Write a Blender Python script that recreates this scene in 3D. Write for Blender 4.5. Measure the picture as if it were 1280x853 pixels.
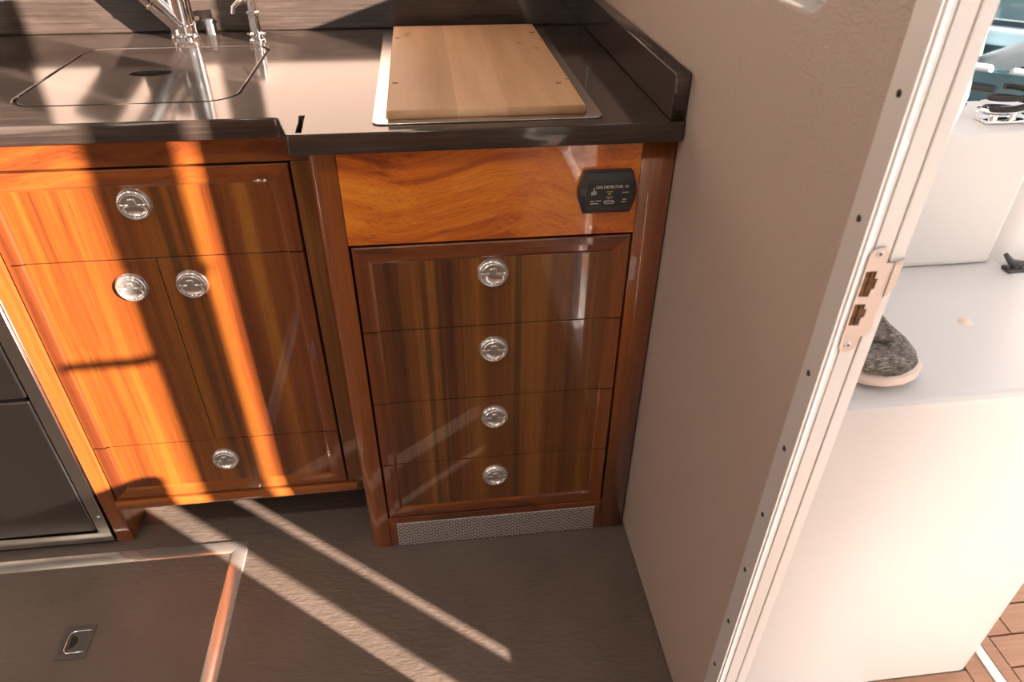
import bpy, bmesh, math, random
from mathutils import Vector, Matrix
random.seed(4)
for o in list(bpy.data.objects): bpy.data.objects.remove(o)
S = bpy.context.scene
COL = S.collection
# ------------------------------------------------------------------ camera, sky, sun, exposure
cam = bpy.data.cameras.new('camera'); co = bpy.data.objects.new('camera', cam); COL.objects.link(co)
cam.sensor_fit = 'HORIZONTAL'; cam.sensor_width = 36.0
cam.lens = 877.11/1280*36.0
cam.clip_start = 0.02
co.matrix_world = Matrix(((0.99292408, 0.06440323, -0.09976973, -0.37052777),
                          (-0.11860955, 0.57884017, -0.80676876, -0.995567),
                          (0.00579222, 0.81289377, 0.58238318, 1.24411801),
                          (0, 0, 0, 1)))
cam.dof.use_dof = True; cam.dof.focus_distance = 1.15; cam.dof.aperture_fstop = 7.0
S.camera = co
vs = S.view_settings
vs.view_transform = 'Standard'; vs.look = 'None'; vs.gamma = 1.0; vs.use_curve_mapping = False
vs.exposure = 0.0
SUN_E = 46.0
SKY_E = .98
LAMP = .7
w = bpy.data.worlds.new('sky'); S.world = w; w.use_nodes = True
nt = w.node_tree; nt.nodes.clear()
wo = nt.nodes.new('ShaderNodeOutputWorld'); bg = nt.nodes.new('ShaderNodeBackground')
tc = nt.nodes.new('ShaderNodeTexCoord'); sx = nt.nodes.new('ShaderNodeSeparateXYZ')
rp = nt.nodes.new('ShaderNodeValToRGB')
nt.links.new(tc.outputs['Generated'], sx.inputs[0]); nt.links.new(sx.outputs['Z'], rp.inputs[0])
rp.color_ramp.elements[0].position = 0.0; rp.color_ramp.elements[0].color = (0.98, 0.95, 0.91, 1)
rp.color_ramp.elements[1].position = 0.7; rp.color_ramp.elements[1].color = (0.84, 0.91, 1.0, 1)
nt.links.new(rp.outputs[0], bg.inputs[0]); bg.inputs[1].default_value = SKY_E
nt.links.new(bg.outputs[0], wo.inputs[0])
SDIR = Vector((-0.786, 0.618, -0.249)).normalized()      # the way the sunlight travels
sl = bpy.data.lights.new('sun', 'SUN'); sl.energy = SUN_E; sl.angle = math.radians(0.6); sl.color = (1.0, 0.79, 0.67)
so = bpy.data.objects.new('sun', sl); COL.objects.link(so)
so.rotation_euler = SDIR.to_track_quat('-Z', 'Y').to_euler(); so.location = (6, -6, 4)

# ------------------------------------------------------------------ materials
def new_mat(name):
    m = bpy.data.materials.new(name); m.use_nodes = True
    nt = m.node_tree; nt.nodes.clear()
    out = nt.nodes.new('ShaderNodeOutputMaterial'); b = nt.nodes.new('ShaderNodeBsdfPrincipled')
    nt.links.new(b.outputs[0], out.inputs[0])
    return m, nt, b
def N(nt, t, **kw):
    n = nt.nodes.new('ShaderNode'+t)
    for k, v in kw.items(): setattr(n, k, v)
    return n
def pos(nt, scale, rot=(0, 0, 0)):
    g = N(nt, 'NewGeometry'); mp = N(nt, 'Mapping')
    mp.inputs['Scale'].default_value = scale; mp.inputs['Rotation'].default_value = rot
    nt.links.new(g.outputs['Position'], mp.inputs[0]); return mp.outputs[0]
def noise(nt, vec, scale=1, detail=3, rough=.5):
    n = N(nt, 'TexNoise'); n.inputs['Scale'].default_value = scale; n.inputs['Detail'].default_value = detail
    n.inputs['Roughness'].default_value = rough; nt.links.new(vec, n.inputs['Vector']); return n.outputs['Fac']
def ramp(nt, fac, stops):
    r = N(nt, 'ValToRGB'); e = r.color_ramp.elements
    e[0].position, e[0].color = stops[0][0], (*stops[0][1], 1)
    e[1].position, e[1].color = stops[-1][0], (*stops[-1][1], 1)
    for p, c in stops[1:-1]:
        x = e.new(p); x.color = (*c, 1)
    nt.links.new(fac, r.inputs[0]); return r.outputs[0]
def bump(nt, b, h, strength, dist):
    n = N(nt, 'Bump'); n.inputs['Strength'].default_value = strength; n.inputs['Distance'].default_value = dist
    nt.links.new(h, n.inputs['Height']); nt.links.new(n.outputs[0], b.inputs['Normal'])
def mathn(nt, op, a, bb):
    n = N(nt, 'Math', operation=op)
    for i, v in enumerate((a, bb)):
        if isinstance(v, (int, float)): n.inputs[i].default_value = v
        else: nt.links.new(v, n.inputs[i])
    return n.outputs[0]
def mixc(nt, fac, a, b, mode='MIX'):
    n = N(nt, 'Mix', data_type='RGBA', blend_type=mode)
    if isinstance(fac, (int, float)): n.inputs[0].default_value = fac
    else: nt.links.new(fac, n.inputs[0])
    for i, v in ((6, a), (7, b)):
        if isinstance(v, tuple): n.inputs[i].default_value = (*v, 1)
        else: nt.links.new(v, n.inputs[i])
    return n.outputs[2]
def plain(name, col, rough=.5, metal=0., coat=0., spec=.5, var=0.0, vscale=30):
    m, nt, b = new_mat(name)
    b.inputs['Base Color'].default_value = (*col, 1)
    b.inputs['Roughness'].default_value = rough; b.inputs['Metallic'].default_value = metal
    b.inputs['Coat Weight'].default_value = coat; b.inputs['Coat Roughness'].default_value = .03
    b.inputs['Specular IOR Level'].default_value = spec
    if var:
        f = noise(nt, pos(nt, (1, 1, 1)), vscale, 4)
        c = ramp(nt, f, [(.3, tuple(x*(1-var) for x in col)), (.7, tuple(min(1, x*(1+var)) for x in col))])
        nt.links.new(c, b.inputs['Base Color'])
    return m
def wood(name, grain, stops, seed=0.0, coat=1.0, band=12.0, strips=()):
    """varnished veneer: grain runs along world axis `grain`"""
    m, nt, b = new_mat(name)
    along = {'x': 0, 'y': 1, 'z': 2}[grain]
    def sc(c, a):
        v = [c, c, c]; v[along] = a; return tuple(v)
    # gentle waviness
    g = N(nt, 'NewGeometry')
    add = N(nt, 'VectorMath', operation='ADD'); add.inputs[1].default_value = (seed, seed*.7, seed*1.3)
    nt.links.new(g.outputs['Position'], add.inputs[0])
    wn = N(nt, 'TexNoise'); wn.inputs['Scale'].default_value = 4.0; wn.inputs['Detail'].default_value = 1
    nt.links.new(add.outputs[0], wn.inputs['Vector'])
    ws = N(nt, 'VectorMath', operation='SCALE'); ws.inputs['Scale'].default_value = .010 if grain == 'z' else .13
    nt.links.new(wn.outputs['Color'], ws.inputs[0])
    ad2 = N(nt, 'VectorMath', operation='ADD'); nt.links.new(add.outputs[0], ad2.inputs[0]); nt.links.new(ws.outputs[0], ad2.inputs[1])
    def mp(s):
        q = N(nt, 'Mapping'); q.inputs['Scale'].default_value = s; nt.links.new(ad2.outputs[0], q.inputs[0]); return q.outputs[0]
    broad = noise(nt, mp(sc(band, .22)), 1.0, 3, .6)
    mid = noise(nt, mp(sc(60, .7)), 1.0, 4, .6)
    fine = noise(nt, mp(sc(330, 4)), 1.0, 3, .6)
    v = mathn(nt, 'ADD', mathn(nt, 'ADD', mathn(nt, 'MULTIPLY', mathn(nt, 'SUBTRACT', broad, .5), 1.0), .30), mathn(nt, 'ADD', mathn(nt, 'MULTIPLY', mid, .30), mathn(nt, 'MULTIPLY', fine, .16)))
    c = ramp(nt, v, stops)
    fleck = ramp(nt, noise(nt, mp(sc(700, 12)), 1.0, 2, .5), [(.30, (.72, .68, .64)), (.46, (1, 1, 1))])
    c = mixc(nt, 1.0, c, fleck, 'MULTIPLY')
    if strips:                                     # darker sapwood strips laid into the veneer at fixed places
        sp_ = N(nt, 'SeparateXYZ'); nt.links.new(g.outputs['Position'], sp_.inputs[0])
        for (x, hw, col) in strips:
            dd = mathn(nt, 'ABSOLUTE', mathn(nt, 'SUBTRACT', sp_.outputs[0], x), 0.0)
            mr = N(nt, 'MapRange'); mr.inputs['From Min'].default_value = hw; mr.inputs['From Max'].default_value = hw*.55
            nt.links.new(dd, mr.inputs[0])
            c = mixc(nt, mathn(nt, 'MULTIPLY', mr.outputs[0], .58), c, col)
    nt.links.new(c, b.inputs['Base Color'])
    b.inputs['Roughness'].default_value = .42
    b.inputs['Coat Weight'].default_value = coat; b.inputs['Coat Roughness'].default_value = .025; b.inputs['Coat IOR'].default_value = 1.72
    return m
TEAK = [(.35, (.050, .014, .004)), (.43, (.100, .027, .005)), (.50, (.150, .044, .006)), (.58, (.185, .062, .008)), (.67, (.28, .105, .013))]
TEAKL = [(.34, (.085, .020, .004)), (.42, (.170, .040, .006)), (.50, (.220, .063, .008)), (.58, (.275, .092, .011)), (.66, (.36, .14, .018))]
TEAKR = [(.38, (.10, .022, .005)), (.50, (.19, .046, .008)), (.64, (.28, .080, .012))]
TEAKH = [(.36, (.17, .030, .005)), (.44, (.40, .080, .008)), (.52, (.70, .175, .014)), (.62, (.88, .31, .026))]
M = {}
OLV = (.030, .017, .005)
M['teak_v'] = wood('teak veneer vertical grain', 'z', TEAK, strips=((-.394, .006, OLV), (-.371, .004, OLV), (-.237, .0075, OLV), (-.330, .003, (.24, .09, .012)), (-.218, .002, (.26, .10, .014))))
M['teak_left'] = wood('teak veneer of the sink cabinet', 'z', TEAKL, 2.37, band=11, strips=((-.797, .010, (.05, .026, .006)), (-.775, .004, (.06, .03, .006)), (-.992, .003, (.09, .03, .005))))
M['teak_frame_v'] = wood('teak solid vertical grain', 'z', TEAKR, 3.1, band=14)
M['teak_frame_h'] = wood('teak solid horizontal grain', 'x', TEAKR, 5.2, band=14)
M['teak_h'] = wood('teak veneer horizontal grain', 'x', TEAKH, 1.7, band=7)
M['carcass'] = plain('dark cabinet inside', (.02, .012, .008), .6)

def counter_mat():
    m, nt, b = new_mat('dark streaked laminate')
    f = noise(nt, pos(nt, (5, 160, 300)), 1, 4, .65)
    g = noise(nt, pos(nt, (9, 14, 30)), 1, 4, .6)
    v = mathn(nt, 'ADD', mathn(nt, 'MULTIPLY', f, .6), mathn(nt, 'MULTIPLY', g, .4))
    c = ramp(nt, v, [(.35, (.028, .021, .017)), (.52, (.050, .038, .032)), (.68, (.085, .066, .055))])
    nt.links.new(c, b.inputs['Base Color'])
    b.inputs['Roughness'].default_value = .10; b.inputs['Specular IOR Level'].default_value = .62
    return m
M['counter'] = counter_mat()
M['groove'] = plain('black sealant', (.012, .011, .010), .5)
def floor_mat():
    m, nt, b = new_mat('embossed brown vinyl')
    p = pos(nt, (22, 62, 20), (0, 0, .5))
    n1 = noise(nt, p, 1.6, 6, .62)
    n2 = noise(nt, pos(nt, (60, 150, 60), (0, 0, .45)), 1.3, 3, .5)
    h = mathn(nt, 'ADD', n1, mathn(nt, 'MULTIPLY', n2, .45))
    c = ramp(nt, noise(nt, pos(nt, (1, 1, 1)), 7, 4), [(.3, (.128, .101, .081)), (.7, (.165, .131, .107))])
    nt.links.new(c, b.inputs['Base Color'])
    b.inputs['Roughness'].default_value = .42
    bump(nt, b, h, .55, .0035)
    return m
M['vinyl'] = floor_mat()
def leather_mat():
    m, nt, b = new_mat('beige grained leather')
    p = pos(nt, (1, 1, 1.6))
    v = N(nt, 'TexVoronoi'); v.inputs['Scale'].default_value = 210; nt.links.new(p, v.inputs['Vector'])
    h = mathn(nt, 'ADD', v.outputs['Distance'], mathn(nt, 'MULTIPLY', noise(nt, p, 90, 3), .8))
    b.inputs['Base Color'].default_value = (.465, .385, .335, 1)
    b.inputs['Roughness'].default_value = .48; b.inputs['Specular IOR Level'].default_value = .35
    bump(nt, b, h, .35, .0012)
    return m
M['leather'] = leather_mat()
M['white'] = plain('white gelcoat', (.615, .62, .62), .35, var=.02, vscale=3)
M['white_frame'] = plain('white lacquered frame', (.86, .855, .84), .3)
M['ceiling'] = plain('pale headliner', (.7, .66, .6), .7)
M['alu'] = plain('satin aluminium', (.72, .72, .71), .42, metal=.25)
M['steel'] = plain('brushed steel', (.58, .56, .54), .24, metal=1.0, var=.06, vscale=8)
M['fridge_steel'] = plain('dark satin steel', (.21, .20, .195), .30, metal=1.0, var=.05, vscale=6)
M['stripsteel'] = plain('polished edge steel', (.74, .69, .63), .20, metal=.75)
M['chrome'] = plain('polished chrome', (.86, .86, .87), .05, metal=1.0)
M['latchmetal'] = plain('polished steel latch', (.80, .79, .77), .18, metal=.85)
M['strikemetal'] = plain('satin strike plate steel', (.62, .54, .49), .36, metal=.35)
M['rawwood'] = plain('raw wood in mortise', (.20, .095, .035), .8, var=.5, vscale=160)
M['black'] = plain('black plastic', (.040, .045, .050), .40)
M['blackface'] = plain('charcoal label face', (.030, .030, .031), .45)
M['mark'] = plain('pale printed marks', (.62, .62, .60), .6)
M['amber'] = plain('yellow printed marks', (.60, .47, .12), .5)
M['rubber'] = plain('black rubber', (.015, .015, .015), .7)
def grille_mat():
    m, nt, b = new_mat('slotted steel')
    g = N(nt, 'NewGeometry'); sp = N(nt, 'SeparateXYZ'); cb = N(nt, 'CombineXYZ')
    nt.links.new(g.outputs['Position'], sp.inputs[0]); nt.links.new(sp.outputs[0], cb.inputs[0]); nt.links.new(sp.outputs[2], cb.inputs[1])
    br = N(nt, 'TexBrick'); br.offset = .5; br.squash = 1
    nt.links.new(cb.outputs[0], br.inputs['Vector'])
    br.inputs['Scale'].default_value = 1.0
    br.inputs['Mortar Size'].default_value = .0016; br.inputs['Mortar Smooth'].default_value = .05
    br.inputs['Brick Width'].default_value = .0125; br.inputs['Row Height'].default_value = .0055; br.inputs['Bias'].default_value = -1
    br.inputs['Color1'].default_value = (.018, .017, .016, 1); br.inputs['Color2'].default_value = (.018, .017, .016, 1); br.inputs['Mortar'].default_value = (.70, .68, .65, 1)
    nt.links.new(br.outputs['Color'], b.inputs['Base Color']); nt.links.new(mathn(nt, 'MULTIPLY', br.outputs['Fac'], .45), b.inputs['Metallic'])
    b.inputs['Roughness'].default_value = .32
    bump(nt, b, br.outputs['Fac'], .8, .002)
    return m
M['grille'] = grille_mat()
def maple_mat():
    m, nt, b = new_mat('oiled maple strips')
    g = N(nt, 'NewGeometry'); sp = N(nt, 'SeparateXYZ'); nt.links.new(g.outputs['Position'], sp.inputs[0])
    f = noise(nt, pos(nt, (30, 3, 30)), 1, 5, .6)
    st = N(nt, 'ValToRGB'); st.color_ramp.interpolation = 'CONSTANT'
    e = st.color_ramp.elements; e[0].position = 0; e[0].color = (.93, .90, .86, 1); e[1].position = .345; e[1].color = (1.10, 1.08, 1.05, 1)
    q = e.new(.60); q.color = (1.0, .95, .88, 1)
    mr = N(nt, 'MapRange'); mr.inputs['From Min'].default_value = -.426; mr.inputs['From Max'].default_value = -.138
    nt.links.new(sp.outputs[0], mr.inputs[0]); nt.links.new(mr.outputs[0], st.inputs[0])
    c = ramp(nt, f, [(.3, (.58, .36, .20)), (.7, (.72, .47, .29))])
    kn = ramp(nt, noise(nt, pos(nt, (22, 9, 22)), 1, 2), [(.22, (.6, .5, .4)), (.34, (1, 1, 1))])
    c = mixc(nt, 1, mixc(nt, 1, c, st.outputs[0], 'MULTIPLY'), kn, 'MULTIPLY')
    nt.links.new(c, b.inputs['Base Color']); b.inputs['Roughness'].default_value = .5
    return m
M['maple'] = maple_mat()
def glass_mat():
    m = bpy.data.materials.new('clear thin glazing'); m.use_nodes = True; nt = m.node_tree; nt.nodes.clear()
    out = N(nt, 'OutputMaterial'); t = N(nt, 'BsdfTransparent'); g = N(nt, 'BsdfGlossy'); g.inputs['Roughness'].default_value = .01
    t.inputs[0].default_value = (.96, .97, .97, 1)
    fr = N(nt, 'LayerWeight'); fr.inputs[0].default_value = .5; mx = N(nt, 'MixShader')
    nt.links.new(mathn(nt, 'ADD', mathn(nt, 'MULTIPLY', mathn(nt, 'POWER', fr.outputs['Facing'], 4.0), .6), .025), mx.inputs[0]); nt.links.new(t.outputs[0], mx.inputs[1]); nt.links.new(g.outputs[0], mx.inputs[2])
    nt.links.new(mx.outputs[0], out.inputs[0]); return m
M['glass'] = glass_mat()
def knit_mat():
    m, nt, b = new_mat('grey flecked knit')
    f = noise(nt, pos(nt, (120, 500, 420)), 1, 3, .6); g = noise(nt, pos(nt, (1, 1, 1)), 45, 3)
    v = mathn(nt, 'ADD', mathn(nt, 'MULTIPLY', f, .65), mathn(nt, 'MULTIPLY', g, .35))
    c = ramp(nt, v, [(.38, (.035, .032, .03)), (.52, (.13, .115, .10)), (.66, (.42, .36, .31))])
    nt.links.new(c, b.inputs['Base Color']); b.inputs['Roughness'].default_value = .85
    bump(nt, b, f, .5, .001); return m
M['knit'] = knit_mat()
M['lining'] = plain('grey shoe lining', (.13, .115, .105), .8, var=.3, vscale=150)
M['sole'] = plain('pale foam sole', (.74, .62, .54), .6)
def deck_mat():
    m, nt, b = new_mat('caulked teak deck')
    f = noise(nt, pos(nt, (8, 160, 20)), 1, 4, .6)
    c = ramp(nt, f, [(.3, (.235, .125, .078)), (.7, (.33, .19, .125))])
    nt.links.new(c, b.inputs['Base Color']); b.inputs['Roughness'].default_value = .65; return m
M['deck'] = deck_mat()
def water_mat():
    m, nt, b = new_mat('harbour water')
    b.inputs['Base Color'].default_value = (.012, .05, .055, 1); b.inputs['Roughness'].default_value = .08
    bump(nt, b, noise(nt, pos(nt, (1, 1, 1)), 4.5, 4), .6, .05); return m
M['water'] = water_mat()
M['tealhull'] = plain('teal blue hull', (.06, .16, .20), .25, var=.2, vscale=3)
M['palehull'] = plain('pale blue gelcoat', (.42, .56, .62), .3)
M['tinted'] = plain('dark tinted plastic', (.02, .04, .05), .15)
M['canvas'] = plain('pale canvas', (.62, .60, .57), .8)
M['dock'] = plain('sun bleached dock', (.42, .27, .19), .8, var=.25, vscale=12)
M['lampglow'] = None

# ------------------------------------------------------------------ mesh helpers
WORLD = {}
def wpos(o): return WORLD.get(o.name, Vector((0, 0, 0)))
def link(name, data, parent=None, loc=(0, 0, 0)):
    o = bpy.data.objects.new(name, data); COL.objects.link(o)
    loc = Vector(loc); WORLD[o.name] = loc.copy()
    if parent is not None:
        o.parent = parent; o.location = loc - wpos(parent)
    else: o.location = loc
    return o
def obj(name, bm, mats, parent=None, loc=(0, 0, 0), smooth=False, label=None):
    me = bpy.data.meshes.new(name)
    bmesh.ops.recalc_face_normals(bm, faces=bm.faces[:])
    bm.to_mesh(me); bm.free()
    for m in (mats if isinstance(mats, (list, tuple)) else [mats]): me.materials.append(m)
    if smooth:
        for p in me.polygons: p.use_smooth = True
        try: me.set_sharp_from_angle(angle=math.radians(38))
        except Exception: pass
    o = link(name, me, parent, loc)
    if label: o['label'] = label
    return o
def thing(name, label, cat, loc=(0, 0, 0), group=None):
    o = link(name, None, None, loc); o.empty_display_size = .05
    o['label'] = label; o['category'] = cat
    if group: o['group'] = group
    return o
def tag(o, label, cat, group=None):
    o['label'] = label; o['category'] = cat
    if group: o['group'] = group
    return o
def struct(o, label=None):
    o['kind'] = 'structure'
    if label: o['label'] = label
    return o
def add_box(bm, x0, x1, y0, y1, z0, z1, bev=0.0, seg=2, mat=0):
    vs = [bm.verts.new(p) for p in ((x0, y0, z0), (x1, y0, z0), (x1, y1, z0), (x0, y1, z0), (x0, y0, z1), (x1, y0, z1), (x1, y1, z1), (x0, y1, z1))]
    fs = [bm.faces.new([vs[i] for i in f]) for f in ((0, 3, 2, 1), (4, 5, 6, 7), (0, 1, 5, 4), (1, 2, 6, 5), (2, 3, 7, 6), (3, 0, 4, 7))]
    for f in fs: f.material_index = mat
    if bev > 0:
        es = list({e for f in fs for e in f.edges})
        r = bmesh.ops.bevel(bm, geom=es, offset=bev, segments=seg, affect='EDGES', profile=.5)
        for f in r['faces']: f.material_index = mat
    return vs
def box(x0, x1, y0, y1, z0, z1, bev=0.0, seg=2):
    bm = bmesh.new(); add_box(bm, x0, x1, y0, y1, z0, z1, bev, seg); return bm
def rrect(x0, x1, y0, y1, r, n=6):
    pts = []
    rs = r if isinstance(r, (list, tuple)) else [r]*4      # corners: (x0,y0) (x1,y0) (x1,y1) (x0,y1)
    for (cx, cy, a0, q) in ((x0+rs[0], y0+rs[0], 180, rs[0]), (x1-rs[1], y0+rs[1], 270, rs[1]), (x1-rs[2], y1-rs[2], 0, rs[2]), (x0+rs[3], y1-rs[3], 90, rs[3])):
        for k in range(n+1):
            a = math.radians(a0+90*k/n); pts.append((cx+q*math.cos(a), cy+q*math.sin(a)))
    return pts
def prism(outer, holes, t0, t1, plane='xy', bev=0.0):
    """solid of outline `outer` with `holes`, from t0 to t1 along the axis across `plane`"""
    cu = bpy.data.curves.new('outline', 'CURVE'); cu.dimensions = '2D'; cu.fill_mode = 'BOTH'
    for pts in [outer]+list(holes):
        s = cu.splines.new('POLY'); s.points.add(len(pts)-1); s.use_cyclic_u = True
        for i, p in enumerate(pts): s.points[i].co = (p[0], p[1], 0, 1)
    h = (t1-t0)/2
    cu.extrude = max(h-bev, 1e-5); cu.bevel_depth = bev; cu.bevel_resolution = 1
    if bev: cu.offset = -bev
    tmp = bpy.data.objects.new('tmp', cu); COL.objects.link(tmp)
    dg = bpy.context.evaluated_depsgraph_get(); me = bpy.data.meshes.new_from_object(tmp.evaluated_get(dg))
    bm = bmesh.new(); bm.from_mesh(me)
    bpy.data.objects.remove(tmp); bpy.data.curves.remove(cu); bpy.data.meshes.remove(me)
    bmesh.ops.remove_doubles(bm, verts=bm.verts[:], dist=1e-6)
    for v in bm.verts:
        x, y, z = v.co; z += (t0+t1)/2
        v.co = {'xy': (x, y, z), 'xz': (x, z, y), 'yz': (z, x, y)}[plane]
    return bm
def merge(dst, src, mat=None):
    me = bpy.data.meshes.new('tmp'); src.to_mesh(me); src.free()
    n0 = len(dst.faces); dst.from_mesh(me); bpy.data.meshes.remove(me)
    if mat is not None:
        dst.faces.ensure_lookup_table()
        for f in dst.faces[n0:]: f.material_index = mat
    return dst
def add_tube(bm, pts, radii, n=16, caps=True):
    pts = [Vector(p) for p in pts]
    if not isinstance(radii, (list, tuple)): radii = [radii]*len(pts)
    rings = []; ref = None
    for i, p in enumerate(pts):
        d = (pts[min(i+1, len(pts)-1)]-pts[max(i-1, 0)]).normalized()
        if ref is None: ref = Vector((0, 0, 1)) if abs(d.z) < .9 else Vector((1, 0, 0))
        a = (ref-d*ref.dot(d)).normalized(); b = d.cross(a); ref = a
        rings.append([bm.verts.new(p+(a*math.cos(t)+b*math.sin(t))*radii[i]) for t in [2*math.pi*k/n for k in range(n)]])
    for r0, r1 in zip(rings, rings[1:]):
        for k in range(n): bm.faces.new((r0[k], r0[(k+1) % n], r1[(k+1) % n], r1[k]))
    if caps: bm.faces.new(rings[0][::-1]); bm.faces.new(rings[-1])
    return bm
def tube(pts, radii, n=16): return add_tube(bmesh.new(), pts, radii, n)
def lathe(prof, n=32, axis='z', base=(0, 0, 0)):
    bm = bmesh.new(); rings = []
    for r, h in prof:
        ring = []
        for k in range(n):
            a = 2*math.pi*k/n; x, y = r*math.cos(a), r*math.sin(a)
            p = {'z': (x, y, h), 'y': (x, -h, y), 'x': (h, x, y)}[axis]
            ring.append(bm.verts.new(Vector(p)+Vector(base)))
        rings.append(ring)
    for a, b in zip(rings, rings[1:]):
        for k in range(n): bm.faces.new((a[k], a[(k+1) % n], b[(k+1) % n], b[k]))
    bm.faces.new(rings[0]); bm.faces.new(rings[-1])
    return bm
def arc(cx, cy, r, a0, a1, n=8):
    return [(cx+r*math.cos(math.radians(a0+(a1-a0)*k/n)), cy+r*math.sin(math.radians(a0+(a1-a0)*k/n))) for k in range(n+1)]
def text_mesh(s, size, mat, parent, x, y, z, name='lettering'):
    cu = bpy.data.curves.new('t', 'FONT'); cu.body = s; cu.size = size; cu.align_x = 'CENTER'; cu.align_y = 'CENTER'; cu.extrude = .00008; cu.offset = size*.025
    tmp = bpy.data.objects.new('tmp', cu); COL.objects.link(tmp)
    dg = bpy.context.evaluated_depsgraph_get(); me = bpy.data.meshes.new_from_object(tmp.evaluated_get(dg))
    bm = bmesh.new(); bm.from_mesh(me); bpy.data.objects.remove(tmp); bpy.data.curves.remove(cu); bpy.data.meshes.remove(me)
    for v in bm.verts: v.co = (v.co.x, -v.co.z, v.co.y)
    return obj(name, bm, mat, parent, (x, y, z))

# ------------------------------------------------------------------ the room
W0, W1 = .004, .050                 # bulkhead faces
JY = -.487                          # door jamb
DY = -1.115                         # hinge side of the doorway
YB = .655                           # wall behind the worktop
struct(obj('floor', box(-2.6, .05, -2.35, .66, -.05, 0), M['vinyl']))
struct(obj('ceiling', prism([(-2.65, -2.4), (.10, -2.4), (.10, .72), (-2.65, .72)], [rrect(-1.65, -1.15, -1.6, -1.1, .06)], 2.0, 2.05, 'xy'), M['ceiling']))
struct(obj('wall_back', box(-2.6, .004, YB, YB+.05, 0, 2.0), M['leather']))
WIN = rrect(-.335, .33, 1.108, 1.62, .05)
struct(obj('wall_right', prism([(JY+.004, .007), (.655, .007), (.655, 2.0), (JY+.004, 2.0)], [WIN], W0, W1-.004, 'yz', .003), M['leather']))
struct(obj('wall_aft', prism([(-2.35, 0), (DY, 0), (DY, 1.95), (JY, 1.95), (JY, 2.0), (-2.35, 2.0)], [], W0, W1, 'yz'), M['white_frame']))
struct(obj('wall_left', prism([(-2.35, 0), (.66, 0), (.66, 2), (-2.35, 2)], [rrect(-1.75, -.25, .95, 1.7, .08)], -2.65, -2.6, 'yz'), M['leather']))
struct(obj('wall_front', prism([(-2.6, 0), (.05, 0), (.05, 2), (-2.6, 2)], [rrect(-2.2, -1.45, 1.1, 1.65, .08), rrect(-1.15, -.4, 1.1, 1.65, .08)], -2.40, -2.35, 'xz'), M['leather']))
struct(obj('trim_panelling', box(-2.58, -.02, -2.348, -2.30, 0, .85, .006), M['teak_h']))
# bulkhead window
wf = struct(obj('window_1', prism(rrect(-.345, .34, 1.098, 1.63, .06), [rrect(-.325, .32, 1.118, 1.61, .042)], .0445, .062, 'yz', .003), M['alu']), 'silver framed window in the leather covered bulkhead')
obj('pane', prism(rrect(-.333, .328, 1.11, 1.618, .048), [], .048, .053, 'yz'), M['glass'], wf)
obj('mullion', box(.045, .060, -.02, .035, 1.115, 1.615, .003), M['alu'], wf)
for nm, pl, pr, t in (('window_2', 'yz', (-1.75, -.25, .95, 1.7), -2.63), ('window_3', 'xz', (-2.2, -1.45, 1.1, 1.65), -2.38), ('window_4', 'xz', (-1.15, -.4, 1.1, 1.65), -2.38)):
    o = struct(obj(nm, prism(rrect(*pr, .08), [rrect(pr[0]+.02, pr[1]-.02, pr[2]+.02, pr[3]-.02, .06)], t-.015, t+.015, pl), M['alu']))
    obj('pane', prism(rrect(pr[0]+.015, pr[1]-.015, pr[2]+.015, pr[3]-.015, .06), [], t-.002, t+.002, pl), M['glass'], o)
# skirting gap under the leather wall
struct(obj('baseboard_right', box(.010, .040, JY+.03, .0, 0, .0068), M['rubber']))
# aluminium corner strip on the wall, with its screws
tr = struct(obj('trim_1', box(W0-.0028, W0+.001, -.486, -.456, 0, 2.0, .0009), M['alu']), 'satin aluminium edge strip with screws on the bulkhead')
for (y, z) in ((-.471, 1.19), (-.471, 1.082), (-.471, .974), (-.470, .80), (-.470, .693), (-.469, .582), (-.469, .475), (-.469, .36), (-.469, .25), (-.469, .14)):
    bm = lathe([(.0001, -.0034), (.0022, -.0034), (.0034, -.0025), (.0037, -.0002)], 16, 'x')
    add_box(bm, -.0040, -.0032, -.0005, .0005, -.0024, .0024)
    obj('screw', bm, M['black'], tr, (W0-.0004, y, z), True)
# white door jamb profile
jm = struct(obj('trim_2', box(W0+.0005, W0+.0085, JY-.001, JY+.006, 0, 1.95, .0012), M['white_frame']), 'white jamb profile of the cockpit doorway')
obj('gasket', box(W0+.0083, W0+.0105, JY+.0035, JY+.01, .0, 1.95), M['rubber'], jm, label='black seal line in the jamb')
obj('jamb_face', box(W0+.0104, W0+.0268, JY, JY+.01, .0, 1.95, .0006), M['white_frame'], jm)
obj('seal_line', box(W0+.0266, W0+.0285, JY+.0014, JY+.01, .0, 1.95), M['rawwood'], jm, label='thin tan joint in the jamb')
obj('outer_return', box(W0+.0282, W0+.0415, JY-.0005, JY+.0475, .0, 1.95, .0012), M['white_frame'], jm)
struct(obj('trim_3', box(W0, W1, DY, JY-.001, 0, .094, .01), M['white_frame']), 'low white sill under the cockpit doorway')

struct(obj('trim_4', prism(rrect(DY+.001, -.693, .0945, .505, (.001, .001, .022, .001)), [], .010, .036, 'yz', .002), M['white_frame']), 'low white half panel in the cockpit doorway')
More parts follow.
